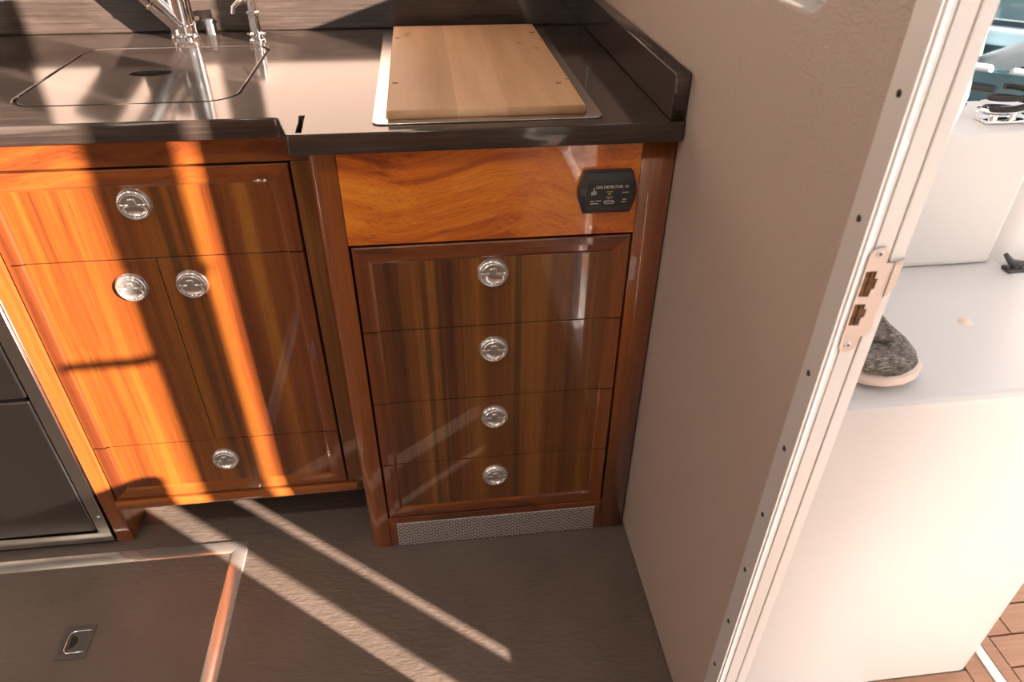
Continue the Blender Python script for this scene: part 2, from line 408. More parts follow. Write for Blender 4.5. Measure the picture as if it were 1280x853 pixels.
# ------------------------------------------------------------------ strike plate on the jamb
sp = thing('strike_plate', 'satin steel door strike plate with two openings screwed to the white jamb', 'strike plate', (.018, JY, .90))
base = [(.0105, .853), (.0105, .945)] + arc(.0185, .945, .0080, 180, 90, 5) + [(.0215, .9535)] + arc(.0215, .9475, .006, 90, 0, 4) + [(.0275, .9375), (.036, .9375), (.036, .864), (.0275, .857), (.0270, .848)] + arc(.0195, .848, .0075, 0, -90, 4) + arc(.0180, .848, .0075, -90, -180, 4)
h1 = [(.0118, .903), (.0118, .930), (.0222, .930), (.0222, .922), (.0250, .922), (.0250, .911), (.0222, .911), (.0222, .903)]
h2 = [(.0118, .871), (.0118, .895), (.0222, .895), (.0222, .889), (.0250, .889), (.0250, .880), (.0222, .880), (.0222, .871)]
obj('plate', prism(base, [h1, h2], JY-.0030, JY-.0012, 'xz', .0004), M['strikemetal'], sp, label='pale satin steel face')
obj('lip', prism([(.036, .938), (.0440, .942), (.0440, .915), (.040, .905), (.036, .902)], [], JY-.0045, JY-.0015, 'xz', .0006), M['strikemetal'], sp)
bm = box(.0113, .0262, JY-.0011, JY-.0004, .901, .931); add_box(bm, .0113, .0262, JY-.0011, JY-.0004, .870, .896)
add_box(bm, .0180, .0192, JY-.0025, JY-.0008, .903, .930); add_box(bm, .0180, .0192, JY-.0025, JY-.0008, .871, .895)
obj('mortise', bm, M['rawwood'], sp, label='raw brown wood in the openings')
for (x, z) in ((.0188, .948), (.0180, .849)):
    s = obj('screw', lathe([(.0001, .0014), (.0020, .0014), (.0034, .0008), (.0038, 0)], 18, 'y'), M['alu'], sp, (x, JY-.0029, z), True)
    obj('recess', lathe([(.0001, .0002), (.0016, .0002), (.0016, 0)], 6, 'y'), M['rubber'], s, (x, JY-.0029-.0013, z))

# ------------------------------------------------------------------ cockpit door, swung open outwards
dr = struct(obj('door_1', prism(rrect(.055, .672, .11, 1.93, .03), [rrect(.13, .567, .20, 1.84, .03)], -1.065, -1.035, 'xz', .003), M['white_frame']), 'white glazed cockpit door standing open')
obj('pane', prism(rrect(.125, .572, .195, 1.845, .03), [], -1.053, -1.047, 'xz'), M['glass'], dr)
obj('lever_handle', tube([(.61, -1.066, .955), (.61, -1.105, .955), (.602, -1.112, .955), (.56, -1.115, .955), (.475, -1.113, .952)], [.010, .010, .011, .010, .009], 14), M['chrome'], dr, smooth=True)
obj('latch_bolt', box(.670, .690, -1.056, -1.044, 1.10, 1.125, .002), M['steel'], dr)

# ------------------------------------------------------------------ galley cabinets
def front(name, x0, x1, z0, z1, yf, sides, parent, wb=.024, th=.018, skin='teak_v'):
    """drawer or door front: veneer panel, plus a raised solid frame along the sides named in `sides` (l r t b)"""
    il, ir, it, ib = [(1 if s in sides else 0) for s in 'lrtb']
    def loop(d, y): return [(x0+il*d, y, z0+ib*d), (x1-ir*d, y, z0+ib*d), (x1-ir*d, y, z1-it*d), (x0+il*d, y, z1-it*d)]
    e = .0018
    bm = bmesh.new()
    rec = .0022
    pb = loop(wb+.005, 0)
    add_box(bm, pb[0][0], pb[1][0], yf+rec, yf+th, pb[0][2], pb[2][2], 0 if (il+ir+it+ib == 4) else .0006)
    p = obj(name, bm, M[skin], parent)
    L = [[(x0+e*0, yf+th, z0), (x1, yf+th, z0), (x1, yf+th, z1), (x0, yf+th, z1)]]
    L.append([(x0, yf+e, z0), (x1, yf+e, z0), (x1, yf+e, z1), (x0, yf+e, z1)])
    L.append(loop(e, yf)); L.append(loop(wb*.55, yf-.0006)); L.append(loop(wb, yf)); L.append(loop(wb+.005, yf+rec+.0002))
    for k, s in enumerate('brtl'):
        if s not in sides: continue
        fm = bmesh.new()
        va = [(fm.verts.new(l[k]), fm.verts.new(l[(k+1) % 4])) for l in L]
        for a, b in zip(va, va[1:]): fm.faces.new((a[0], a[1], b[1], b[0]))
        obj('frame_moulding', fm, M['teak_frame_h'] if s in 'tb' else M['teak_frame_v'], p, label='redder solid wood edging of the front')
    return p
def polar_latch():
    R = .0270; nr, na = 26, 72
    def hgt(x, z):
        r = math.hypot(x, z); u = r/R
        h = .0068*(1-max(0, (u-.80)/.20)**2.2) if u > .80 else .0068
        if .70 < u < .80: h -= .0011*(1-abs((u-.75)/.05))                # ring groove
        g = abs(z-.0030)
        if g < .0011 and abs(x) > .005: h -= .0014*(1-g/.0011)            # split line
        if u < .72:
            ex, ez = x/.0180, (z+.0085)/.0102                             # finger bowl
            q = (abs(ex)**2.6+abs(ez)**2.6)
            if z < .0035 and q < 1: h -= .0063*(1-q)**.45
            if z > .004: h += .0005
        return h
    bm = bmesh.new(); rings = []
    c = bm.verts.new((0, -hgt(0, 0), 0))
    for i in range(1, nr+1):
        r = R*i/nr
        rings.append([bm.verts.new((r*math.cos(2*math.pi*k/na), -hgt(r*math.cos(2*math.pi*k/na), r*math.sin(2*math.pi*k/na)), r*math.sin(2*math.pi*k/na))) for k in range(na)])
    rings.append([bm.verts.new((R*math.cos(2*math.pi*k/na), .0015, R*math.sin(2*math.pi*k/na))) for k in range(na)])
    for k in range(na): bm.faces.new((c, rings[0][k], rings[0][(k+1) % na]))
    for a, b in zip(rings, rings[1:]):
        for k in range(na): bm.faces.new((a[k], b[k], b[(k+1) % na], a[(k+1) % na]))
    return bm
latch0 = None
def latch(parent, x, y, z):
    global latch0
    if latch0 is None:
        a = obj('latch', polar_latch(), M['latchmetal'], parent, (x, y, z), True, 'polished round steel pull latch')
        bm = prism([(-.0062, .001), (.0062, .001), (.0050, .0125), (-.0050, .0125)], [], -.0084, -.0057, 'xz', .0007)
        bmt = prism([(-.0046, .0088), (.0046, .0088), (.0042, .0120), (-.0042, .0120)], [], -.0094, -.0080, 'xz', .0006); merge(bm, bmt)
        me = bpy.data.meshes.new('latch_tongue'); bmesh.ops.recalc_face_normals(bm, faces=bm.faces[:]); bm.to_mesh(me); bm.free(); me.materials.append(M['latchmetal'])
        latch0 = (a.data, me)
    else:
        a = link('latch', latch0[0], parent, (x, y, z)); a['label'] = 'polished round steel pull latch'
    link('latch_tongue', latch0[1], parent, (x, y, z))
    return a

# right-hand cabinet with four drawers
rc = thing('drawer_cabinet', 'varnished teak cabinet with a stack of four drawers beside the leather wall', 'cabinet', (-.27, .3, 0))
fm = prism([(-.547, .05), (-.547, .026)] + arc(-.523, .024, .024, 180, 270, 8) + [(-.5055, 0), (-.5055, .05)], [], .0, .881, 'xy')
obj('left_stile', fm, M['teak_frame_v'], rc, smooth=True)
obj('right_stile', prism([(-.0505, .05), (-.0505, .0006), (-.0499, 0), (-.002, 0), (.0025, .004), (.0025, .05)], [], 0, .881, 'xy'), M['teak_frame_v'], rc)
bm = box(-.505, -.051, -.0005, .05, .072, .0895, .0015); obj('bottom_rail', bm, M['teak_frame_h'], rc)
obj('fascia_panel', box(-.5047, -.0513, -.0008, .03, .7275, .881, .0008), M['teak_h'], rc, label='horizontally grained panel above the drawers')
bm = box(-.545, .002, .05, .64, .09, .879); obj('carcass', bm, M['carcass'], rc)
obj('vent_grille', box(-.4895, -.0640, -.0015, .004, .001, .0712, .0008), M['grille'], rc, label='perforated steel toe kick grille')
obj('grille_surround', box(-.505, -.051, .003, .03, .0, .0715), M['teak_frame_h'], rc)
for (za, zb, sd, lz) in ((.5625, .7225, 'lrt', .665), (.4025, .5605, 'lr', .510), (.2455, .4005, 'lr', .351), (.0930, .2435, 'lrb', .193)):
    d = front('drawer', -.5015, -.0545, za, zb, -.0006, sd, rc)
    latch(d, -.2795, .0008, lz)
# left-hand (recessed) sink cabinet
YL = .080
lc = thing('sink_cabinet', 'sunlit teak sink cabinet with two doors set back between fridge and drawers', 'cabinet', (-.82, .35, 0))
obj('top_rail', box(-2.2, -.549, YL-.001, YL+.03, .838, .881, .002), M['teak_frame_h'], lc)
obj('right_stile', box(-.586, -.549, YL+.001, YL+.03, .098, .837, .002), M['teak_v'], lc)
obj('left_stile', box(-1.093, -1.0605, YL-.001, YL+.03, .0, .837, .003), M['teak_frame_v'], lc)
obj('side_panel', box(-1.0935, -1.062, YL+.03, .30, .0, .10, .002), M['teak_frame_v'], lc, label='leg panel at the toe kick')
bm = prism([(YL+.012, .100), (YL+.012, .1265), (YL-.004, .1265)] + arc(YL+.004, .1135, .0135, 145, 270, 8) + [(YL+.006, .100)], [], -1.06, -.570, 'yz')
obj('bottom_rail', bm, M['teak_frame_h'], lc, smooth=True)
obj('end_cap', lathe([(.0005, .1265), (.0128, .1265), (.0135, .113), (.0100, .1035), (.0005, .100)], 20, 'z', (-.5685, YL+.010, 0)), M['teak_frame_h'], lc, smooth=True)
obj('carcass', box(-1.06, -.55, YL+.03, .64, .1275, .75), M['carcass'], lc)
obj('toe_kick', box(-1.06, -.55, .26, .28, 0, .127), M['carcass'], lc)
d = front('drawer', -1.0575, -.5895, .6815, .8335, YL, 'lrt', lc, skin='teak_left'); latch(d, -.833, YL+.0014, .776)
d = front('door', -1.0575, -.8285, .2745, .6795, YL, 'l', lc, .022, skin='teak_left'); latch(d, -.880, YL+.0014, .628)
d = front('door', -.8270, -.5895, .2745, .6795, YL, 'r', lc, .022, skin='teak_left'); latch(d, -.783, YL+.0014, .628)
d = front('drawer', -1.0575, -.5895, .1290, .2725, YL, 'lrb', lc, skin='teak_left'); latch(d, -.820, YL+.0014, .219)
# fridge
fg = thing('fridge', 'built-in stainless steel drawer fridge left of the sink cabinet', 'fridge', (-1.4, .3, 0))
obj('body', box(-1.72, -1.13, YL+.03, .60, .02, .83), M['black'], fg)
bm = prism([(-1.74, .012), (-1.0945, .012), (-1.0945, .836), (-1.74, .836)], [[(-1.715, .040), (-1.1195, .040), (-1.1195, .812), (-1.715, .812)]], YL-.006, YL+.028, 'xz', .0012)
obj('trim_frame', bm, M['steel'], fg)
for (za, zb) in ((.046, .405), (.413, .806)):
    obj('fridge_drawer', box(-1.712, -1.1245, YL-.005, YL+.026, za, zb, .003), M['fridge_steel'], fg)
obj('screw', lathe([(.0001, .002), (.003, .002), (.0045, 0)], 16, 'y', (-1.105, YL-.006, .088)), M['chrome'], fg, smooth=True)
obj('plinth', box(-1.74, -1.0945, YL+.002, YL+.03, 0, .012), M['black'], fg)

# ------------------------------------------------------------------ worktop
wt = thing('worktop', 'dark streaked worktop with a stepped front running over both cabinets', 'worktop', (-.9, .3, .882))
CF = .060
outl = [(-2.3, CF+.01), (-.594, CF-.004)] + [(-.588, CF-.006), (-.5845, CF-.011)] + [(-.5655, -.017), (-.564, -.0205), (-.560, -.022), (-.004, -.022)] + arc(-.006, -.012, .010, -90, 0, 4)[1:] + [(.0035, .64), (-2.3, .64)]
sink_hole = rrect(-1.0045, -.6625, .1445, .5065, (.05, .05, .04, .04), 7)
slot = [(-.556, .062), (-.5495, .062), (-.5455, -.012), (-.5515, -.012)]
obj('slab', prism(outl, [sink_hole, slot], .882, .912, 'xy', .0018), M['counter'], wt)
o = obj('back_splash', box(-2.3, -.002, .638, .652, .9125, .979, .003), M['counter']); tag(o, 'dark upstand along the back of the worktop behind the tap', 'splashback')
o = obj('side_splash', prism([(-.016, .9125), (.636, .9125), (.636, .979), (-.016, .979)], [], -.0200, .0028, 'yz', .003), M['counter']); tag(o, 'dark upstand along the leather wall at the right end of the worktop', 'splashback')
obj('slot_lining', box(-.558, -.543, -.014, .064, .8825, .888), M['rubber'], wt)
sk = thing('sink', 'covered sink with a flush lid and finger hole in the worktop', 'sink', (-.83, .32, .75))
lid_out = rrect(-1.000, -.667, .149, .502, (.047, .047, .038, .038), 7)
fh = [(-.839+.036*math.cos(a)*(1.0), .324+.021*math.sin(a)) for a in [2*math.pi*k/28 for k in range(28)]]
obj('lid', prism(lid_out, [fh], .892, .9116, 'xy', .0008), M['counter'], sk)
bm = prism(rrect(-1.010, -.657, .139, .512, .055), [rrect(-1.004, -.663, .145, .506, .05)], .76, .8815, 'xy'); merge(bm, prism(rrect(-1.010, -.657, .139, .512, .055), [], .752, .76, 'xy'))
obj('bowl', bm, M['black'], sk)
obj('seal_groove', prism(sink_hole, [rrect(-1.0, -.667, .149, .502, (.047, .047, .038, .038), 7)], .898, .9065, 'xy'), M['groove'], sk, label='dark line around the lid')
# cutting board in its steel frame
hf = obj('hob_frame', prism(rrect(-.449, -.113, .006, .602, .014), [rrect(-.429, -.135, .022, .586, .008)], .9122, .9142, 'xy', .0007), M['steel'])
tag(hf, 'brushed steel rim around the cutting board on the worktop', 'frame')
cb = thing('cutting_board', 'pale maple cutting board set in a steel rim on the worktop', 'cutting board', (-.28, .3, .9125))
edge = [(-.427, .026), (-.1375, .026), (-.1375, .150)] + arc(-.1375, .165, .006, -75, -285, 6)[::1] + [(-.1375, .18), (-.1375, .425)] + arc(-.1375, .440, .006, -75, -285, 6) + [(-.1375, .455), (-.1375, .582), (-.427, .582)]
obj('board', prism(edge, [], .9125, .9265, 'xy', .0012), M['maple'], cb)
for (x, y) in ((-.418, .475), (-.417, .165), (-.150, .500), (-.158, .140)):
    obj('peg', box(-.0045, .0045, -.0020, .0020, -.001, .0004, .0003), M['rubber'], cb, (x, y, .9266))
# mixer tap
tp = thing('mixer_tap', 'polished chrome mixer tap with a slanted spray handle behind the sink lid', 'tap', (-.846, .588, .912))
bm = lathe([(.0005, 0), (.029, 0), (.029, .004), (.0265, .007), (.0255, .012), (.0250, .13), (.0225, .20), (.0005, .202)], 32, 'z'); obj('tap_body', bm, M['chrome'], tp, (-.846, .588, .912), True)
for z in (.026, .088):
    obj('ring', lathe([(.0245, -.0018), (.0268, -.0012), (.0268, .0012), (.0245, .0018)], 32, 'z'), M['chrome'], tp, (-.846, .588, .912+z), True)
d = Vector((-.62, -.06, .78)).normalized(); p0 = Vector((-.846, .585, .938))
obj('spray_handle', tube([p0, p0+d*.055, p0+d*.057, p0+d*.060, p0+d*.062, p0+d*.16, p0+d*.24], [.0235, .0250, .0268, .0268, .0250, .0245, .027], 28), M['chrome'], tp, smooth=True)
obj('lever', tube([p0+Vector((.012, -.024, .055)), p0+Vector((-.02, -.034, .085)), p0+Vector((-.075, -.036, .15))], [.006, .0052, .0045], 12), M['chrome'], tp, smooth=True)
# soap dispenser
sd = thing('soap_dispenser', 'slim chrome soap pump with a small hooked spout beside the tap', 'soap dispenser', (-.697, .548, .912))
obj('pump_body', lathe([(.0005, 0), (.0165, 0), (.0165, .003), (.0125, .006), (.0125, .009), (.0150, .011), (.0150, .014), (.0105, .017), (.0105, .048), (.0125, .050), (.0125, .053), (.0085, .055), (.0085, .076), (.0005, .078)], 28, 'z'), M['chrome'], sd, (-.697, .548, .912), True)
obj('flange_lugs', merge(box(-.018, .018, -.0035, .0035, .010, .015, .0015), box(-.0035, .0035, -.018, .018, .010, .015, .0015)), M['chrome'], sd, (-.697, .548, .912))
obj('spout', tube([(-.697, .548, .983), (-.710, .547, .985), (-.722, .546, .982), (-.731, .545, .974), (-.734, .545, .963)], [.0058, .0050, .0046, .0043, .0042], 14), M['chrome'], sd, smooth=True)
# dark cylinder standing in for the tap's shadow on the splash
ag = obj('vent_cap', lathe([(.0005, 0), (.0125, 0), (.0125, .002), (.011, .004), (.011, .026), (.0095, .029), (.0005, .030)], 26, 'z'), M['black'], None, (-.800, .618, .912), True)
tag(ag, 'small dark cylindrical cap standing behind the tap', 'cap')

# ------------------------------------------------------------------ gas detector
gd = thing('gas_detector', 'dark grey gas detector panel screwed to the teak fascia above the drawers', 'gas detector', (-.102, -.001, .802))
def oct_(w, h, k, kx): return [(-w, 0), (-w+.002, h*.35), (-w+kx, h), (-w+kx+k, h+.0015), (w-kx-k, h+.0015), (w-kx, h), (w-.002, h*.35), (w, 0), (w-.002, -h*.35), (w-kx, -h), (-w+kx, -h), (-w+.002, -h*.35)]
def rings_solid(loops):
    bm = bmesh.new(); vs = [[bm.verts.new((x, y, z)) for (x, z) in l] for (l, y) in loops]
    for a, b in zip(vs, vs[1:]):
        n = len(a)
        for k in range(n): bm.faces.new((a[k], a[(k+1) % n], b[(k+1) % n], b[k]))
    bm.faces.new(vs[0]); bm.faces.new(vs[-1]); return bm
gx, gz = -.102, .8020
bm = rings_solid([(oct_(.0465, .0335, .002, .0095), 0), (oct_(.0465, .0335, .002, .0095), -.009), (oct_(.0450, .0320, .002, .0095), -.012), (oct_(.0375, .0240, .001, .0015), -.0200)])
obj('housing', bm, M['black'], gd, (gx, -.001, gz))
obj('face_plate', box(-.0345, .0345, -.0006, .0004, -.0165, .0195, .0003), M['blackface'], gd, (gx, -.0212, gz-.001))
fy = -.0221
text_mesh('GAS DETECTOR', .0058, M['mark'], gd, gx-.001, fy, gz+.0142)
text_mesh('CE', .0046, M['mark'], gd, gx+.0260, fy, gz+.0142)
text_mesh('BEP', .0056, M['mark'], gd, gx-.0245, fy, gz+.0040)
bm = prism([(-.004, 0), (.004, 0), (.0032, .001), (.0010, .001), (.0006, .0065), (0, .0075), (-.0006, .0065), (-.0009, .001), (-.0032, .001)], [], 0, .0002, 'xz'); obj('emblem', bm, M['mark'], gd, (gx-.0245, fy-.0002, gz+.0070))
for (x, z, wd, ht, mt) in ((0, .0066, .0100, .0011, 'amber'), (0, .0030, .0038, .0024, 'amber'), (0, -.0020, .0105, .0012, 'mark'), (-.0005, -.0048, .0040, .0008, 'mark'), (.0242, .0048, .0105, .0013, 'mark'), (.0240, -.0065, .0055, .0013, 'mark'), (.0230, -.0106, .0075, .0013, 'mark'), (-.0262, -.0082, .0055, .0013, 'mark'), (-.0165, -.0076, .0085, .0012, 'mark'), (-.0235, -.0120, .0130, .0013, 'mark')):
    obj('printed_line', box(-wd/2, wd/2, -.0001, .0001, -ht/2, ht/2), M[mt], gd, (gx+x, fy, gz+z))
obj('approval_mark', prism(rrect(-.0082, .0082, -.0030, .0030, .0028), [rrect(-.0072, .0072, -.0020, -.0003, .0007), rrect(-.0060, .0060, .0006, .0020, .0006)], -.0001, .0001, 'xz'), M['mark'], gd, (gx, fy, gz-.0102))
for s in (-1, 1):
    obj('screw', lathe([(.0001, .0014), (.0012, .0014), (.0019, 0)], 14, 'y'), M['alu'], gd, (gx+s*.0415, -.0138, gz-.0015), True)

# ------------------------------------------------------------------ floor hatch
hx1, hy1 = -.812, .052
ht = thing('floor_hatch', 'vinyl covered floor hatch edged with a polished steel strip', 'hatch', (-1.4, -.6, 0))
obj('hatch_panel', box(-2.1, hx1-.022, -1.4, hy1-.022, -.004, .0022, .0008), M['vinyl'], ht)
def strip_prof(n=10): return [(-.0165, .0003), (-.0150, .0028), (-.011, .0036), (-.005, .0040), (0, .0041), (.005, .0040), (.011, .0036), (.0150, .0028), (.0165, .0003)]
def strip(p0, p1, nrm):
    bm = bmesh.new(); rr = []
    for p, mit in ((p0, 1), (p1, 0)):
        rr.append([bm.verts.new((p[0]+nrm[0]*u+(nrm[1]*u if mit else 0), p[1]+nrm[1]*u+(nrm[0]*u if mit else 0), h)) for u, h in strip_prof()])
    for k in range(len(rr[0])-1): bm.faces.new((rr[0][k], rr[0][k+1], rr[1][k+1], rr[1][k]))
    bm.faces.new(rr[0]); bm.faces.new(rr[1]); return bm
hc = (hx1-.0165, hy1-.0165)
obj('edge_strip', strip(hc, (-2.1, hc[1]), (0, 1)), M['stripsteel'], ht, smooth=True)
obj('edge_strip', strip(hc, (hc[0], -1.4), (1, 0)), M['stripsteel'], ht, smooth=True)
hd = obj('lift_handle', prism(rrect(-1.123, -1.066, -.192, -.122, .003), [[(-1.112, -.182), (-1.075, -.182), (-1.075, -.177), (-1.1015, -.177), (-1.1055, -.172), (-1.1055, -.142), (-1.1015, -.137), (-1.075, -.137), (-1.075, -.132), (-1.108, -.132), (-1.114, -.138), (-1.114, -.176)]], .0022, .0040, 'xy', .0005), M['fridge_steel'], ht, label='recessed steel lift handle')
obj('handle_ring', tube([(-1.072, -.1795, .0040), (-1.103, -.1795, .0042), (-1.110, -.173, .0042), (-1.110, -.141, .0042), (-1.103, -.1345, .0042), (-1.072, -.1345, .0040)], .0016, 10), M['chrome'], hd, smooth=True)
obj('finger_well', prism([(-1.104, -.158)] + arc(-1.104, -.157, .014, -90, 90, 8), [], .0038, .0043, 'xy'), M['rubber'], hd)

# ------------------------------------------------------------------ cockpit outside the doorway
BZ = .685
struct(obj('cockpit_sole', box(.05, 3.2, -3.0, -.02, -.06, -.004), M['white']))
bm = bmesh.new()
for k in range(40):
    y1 = -.10-k*.062; y0 = y1-.0585
    if y0 < -2.6: break
    xs = [.665+((k*37) % 11)*.02, 1.25+((k*23) % 9)*.05, 2.2]; x = .6365
    for q in xs:
        add_box(bm, x, q-.003, y0, y1, -.004, .004, .0008); x = q
struct(obj('trim_teak_deck', bm, M['deck']))
bm = bmesh.new()
for k in range(40):
    y1 = -.28-k*.062; y0 = y1-.0585
    if y0 < -2.6: break
    if y1 < -.41: add_box(bm, .150, .356, y0, y1, -.004, .004, .0008)
    add_box(bm, .36, .5480, y0, y1, -.004, .004, .0008)
add_box(bm, .5510, .5860, -2.6, -.28, -.004, .005, .0008); add_box(bm, .6090, .6335, -2.6, -.10, -.004, .005, .0008)
struct(obj('trim_teak_border', bm, M['deck']))
struct(obj('trim_gutter', tube([(.5975, -2.6, .004), (.5975, -.10, .004)], .0085, 12), M['white_frame'], smooth=True))
# white moulded seat module and bulwark
sm = struct(obj('cockpit_seat_moulding', box(.052, .549, -.404, .10, -.004, BZ, .012, 3), M['white']), 'white moulded cockpit step')
struct(obj('cockpit_bulwark', merge(box(.052, .522, -.094, .06, BZ+.0005, .905, .010, 3), prism([(.5225, -.088), (.60, -.050), (2.6, .06), (2.6, .12), (.5225, .06)], [], .0, .905, 'xy', .004)), M['white']), 'white cockpit side moulding')
struct(obj('trim_seat_end', box(.549, 2.6, -.135, -.06, -.004, .665, .01), M['white']))
hs = struct(obj('cockpit_screen', merge(box(1.0, 1.06, -1.277, -.33, -.004, 1.36, .004, 2), box(1.0, 1.06, -1.277, -1.205, 1.3605, 2.1, .004, 2)), M['white']), 'white cockpit side screen')  # out-of-view panel and post, added to keep sun off step and jamb
st = struct(obj('cockpit_transom', box(2.6, 2.75, -3.0, -.9, -.004, .62, .03, 3), M['white']))
sc = obj('drain_scoop', lathe([(.0005, .004), (.007, .0035), (.0105, .0005), (.0105, 0)], 22, 'z', (0, 0, 0)), M['sole'], None, (.375, -.247, BZ), True)
tag(sc, 'small tan oval drain fitting on the white step', 'drain')
for (x, z, lb) in ((.364, .797, 'small dark snap stud higher on the white moulding'), (.336, .7255, 'small dark snap stud lower on the white moulding')):
    o = obj('snap_stud', lathe([(.0001, .003), (.0018, .003), (.0030, .0012), (.0034, 0)], 14, 'y'), M['steel'], None, (x, -.0942, z), True)
    tag(o, lb, 'stud', 'snap studs on the cockpit moulding')
ck = thing('black_cleat', 'small black cleat at the right edge of the white step', 'cleat', (.548, -.118, BZ))
obj('base', box(.531, .562, -.128, -.108, BZ+.0005, BZ+.007, .002), M['black'], ck)
obj('horn', tube([(.526, -.112, BZ+.028), (.537, -.116, BZ+.016), (.555, -.120, BZ+.013), (.575, -.124, BZ+.020)], [.0035, .0055, .0055, .0035], 12), M['black'], ck, smooth=True)
obj('post', tube([(.546, -.118, BZ+.006), (.546, -.118, BZ+.014)], .006, 12), M['black'], ck, smooth=True)
# mooring fittings on the bulwark top
mc = thing('mooring_cleat', 'chrome mooring cleat wrapped with black rope on the bulwark', 'cleat', (.47, -.045, .905))
obj('base', box(.445, .52, -.062, -.030, .9055, .9105, .002), M['chrome'], mc)
obj('horn', tube([(.432, -.05, .926), (.46, -.048, .921), (.50, -.046, .921), (.53, -.044, .928)], [.004, .007, .007, .004], 14), M['chrome'], mc, smooth=True)
for x in (.465, .495): obj('post', tube([(x, -.047, .909), (x, -.047, .920)], .006, 12), M['chrome'], mc, smooth=True)
rp_pts = [(.481+.034*math.cos(a*.9)*(1-.01*a), -.046+.018*math.sin(a*.9), .917+.0022*a) for a in [k*.35 for k in range(46)]]
ro = obj('mooring_rope', tube(rp_pts, .0042, 8), M['rubber'], smooth=True); tag(ro, 'black rope coiled around the chrome cleat', 'rope')
ra = thing('bulwark_rail', 'low chrome rail along the top of the white bulwark', 'rail', (.35, -.02, .905))
obj('bar', tube([(.10, -.010, .921), (.44, -.010, .921)], .006, 14), M['chrome'], ra, smooth=True)
for x in (.14, .40): obj('stanchion', tube([(x, -.010, .9045), (x, -.010, .920)], .005, 12), M['chrome'], ra, smooth=True)
gr = thing('grab_rail', 'chrome grab rail curving out beside the doorway jamb', 'grab rail', (.06, -.46, 1.0))
obj('rail', tube([(.0495, -.425, 1.030), (.066, -.425, 1.032), (.086, -.425, 1.042), (.089, -.425, 1.065), (.086, -.425, 1.088), (.066, -.425, 1.097), (.0495, -.425, 1.099)], .0085, 14), M['chrome'], gr, smooth=True)
# shoe standing on the step
sh = thing('shoe', 'grey flecked knit slip-on shoe with pale sole on the white step', 'shoe', (.19, -.24, BZ))
ang = math.radians(32)
def loft(secs, n=28, flat=.0):
    bm = bmesh.new(); rings = []
    for (t, wd, zb, zt, off, pw) in secs:
        ring = []
        for k in range(n):
            a = 2*math.pi*k/n; c, s = math.cos(a), math.sin(a)
            x = math.copysign(abs(c)**pw, c)*wd+off
            z = (zb+zt)/2+math.copysign(abs(s)**pw, s)*(zt-zb)/2
            ring.append(bm.verts.new((x, -t, z)))
        rings.append(ring)
    for a, b in zip(rings, rings[1:]):
        for k in range(n): bm.faces.new((a[k], a[(k+1) % n], b[(k+1) % n], b[k]))
    bm.faces.new(rings[0]); bm.faces.new(rings[-1])
    bmesh.ops.rotate(bm, verts=bm.verts[:], cent=(0, 0, 0), matrix=Matrix.Rotation(ang, 3, 'Z'))
    return bm
SX, SY = .119, -.239
def grow(bm, k=1.10):
    for v in bm.verts: v.co *= k
    return bm
up = loft([(-.150, .014, .020, .060, 0, .8), (-.142, .028, .016, .082, 0, .8), (-.12, .036, .014, .096, 0, .85), (-.07, .038, .014, .090, 0, .85), (-.03, .039, .014, .088, 0, .9), (.0, .042, .014, .083, 0, .9), (.03, .046, .014, .072, .001, .9), (.06, .049, .014, .060, .002, .9), (.09, .049, .014, .049, .003, .9), (.115, .044, .014, .040, .004, .9), (.132, .034, .015, .033, .005, .9), (.142, .020, .017, .027, .006, .9), (.146, .006, .019, .023, .006, 1)])
u = obj('upper', grow(up), M['knit'], sh, (SX, SY, BZ), True)
sl_ = loft([(-.154, .016, .004, .020, 0, .6), (-.146, .031, .001, .022, 0, .55), (-.10, .038, .0, .022, 0, .5), (-.03, .040, .001, .020, 0, .5), (.04, .048, .0, .019, .001, .5), (.09, .051, .0, .018, .003, .5), (.118, .046, .002, .019, .004, .5), (.136, .036, .005, .021, .005, .55), (.147, .021, .008, .023, .006, .6), (.151, .006, .011, .022, .006, .8)])
obj('sole', grow(sl_), M['sole'], sh, (SX, SY, BZ+.001), True, 'thick pale foam sole')
def top(y): return .083+(.38*y if y < 0 else .17*y)
cr = [(.007+.025*math.cos(a), -.060+.050*math.sin(a), top(-.060+.050*math.sin(a))+.0045-7*(.025*math.cos(a))**2) for a in [2*math.pi*k/24 for k in range(25)]]
bm = tube(cr, .0042, 10); bmesh.ops.rotate(bm, verts=bm.verts[:], cent=(0, 0, 0), matrix=Matrix.Rotation(ang, 3, 'Z'))
obj('collar', grow(bm), M['knit'], sh, (SX, SY, BZ), True)
bm = bmesh.new(); bm.faces.new([bm.verts.new((.007+.024*math.cos(a), -.060+.049*math.sin(a), top(-.060+.049*math.sin(a))+.0035-7*(.024*math.cos(a))**2)) for a in [2*math.pi*k/24 for k in range(24)]])
ex = bmesh.ops.extrude_face_region(bm, geom=bm.faces[:]); bmesh.ops.translate(bm, verts=[v for v in ex['geom'] if isinstance(v, bmesh.types.BMVert)], vec=(0, 0, .002))
bmesh.ops.rotate(bm, verts=bm.verts[:], cent=(0, 0, 0), matrix=Matrix.Rotation(ang, 3, 'Z'))
obj('tongue', grow(bm), M['lining'], sh, (SX, SY, BZ), label='plain grey tongue inside the shoe opening')

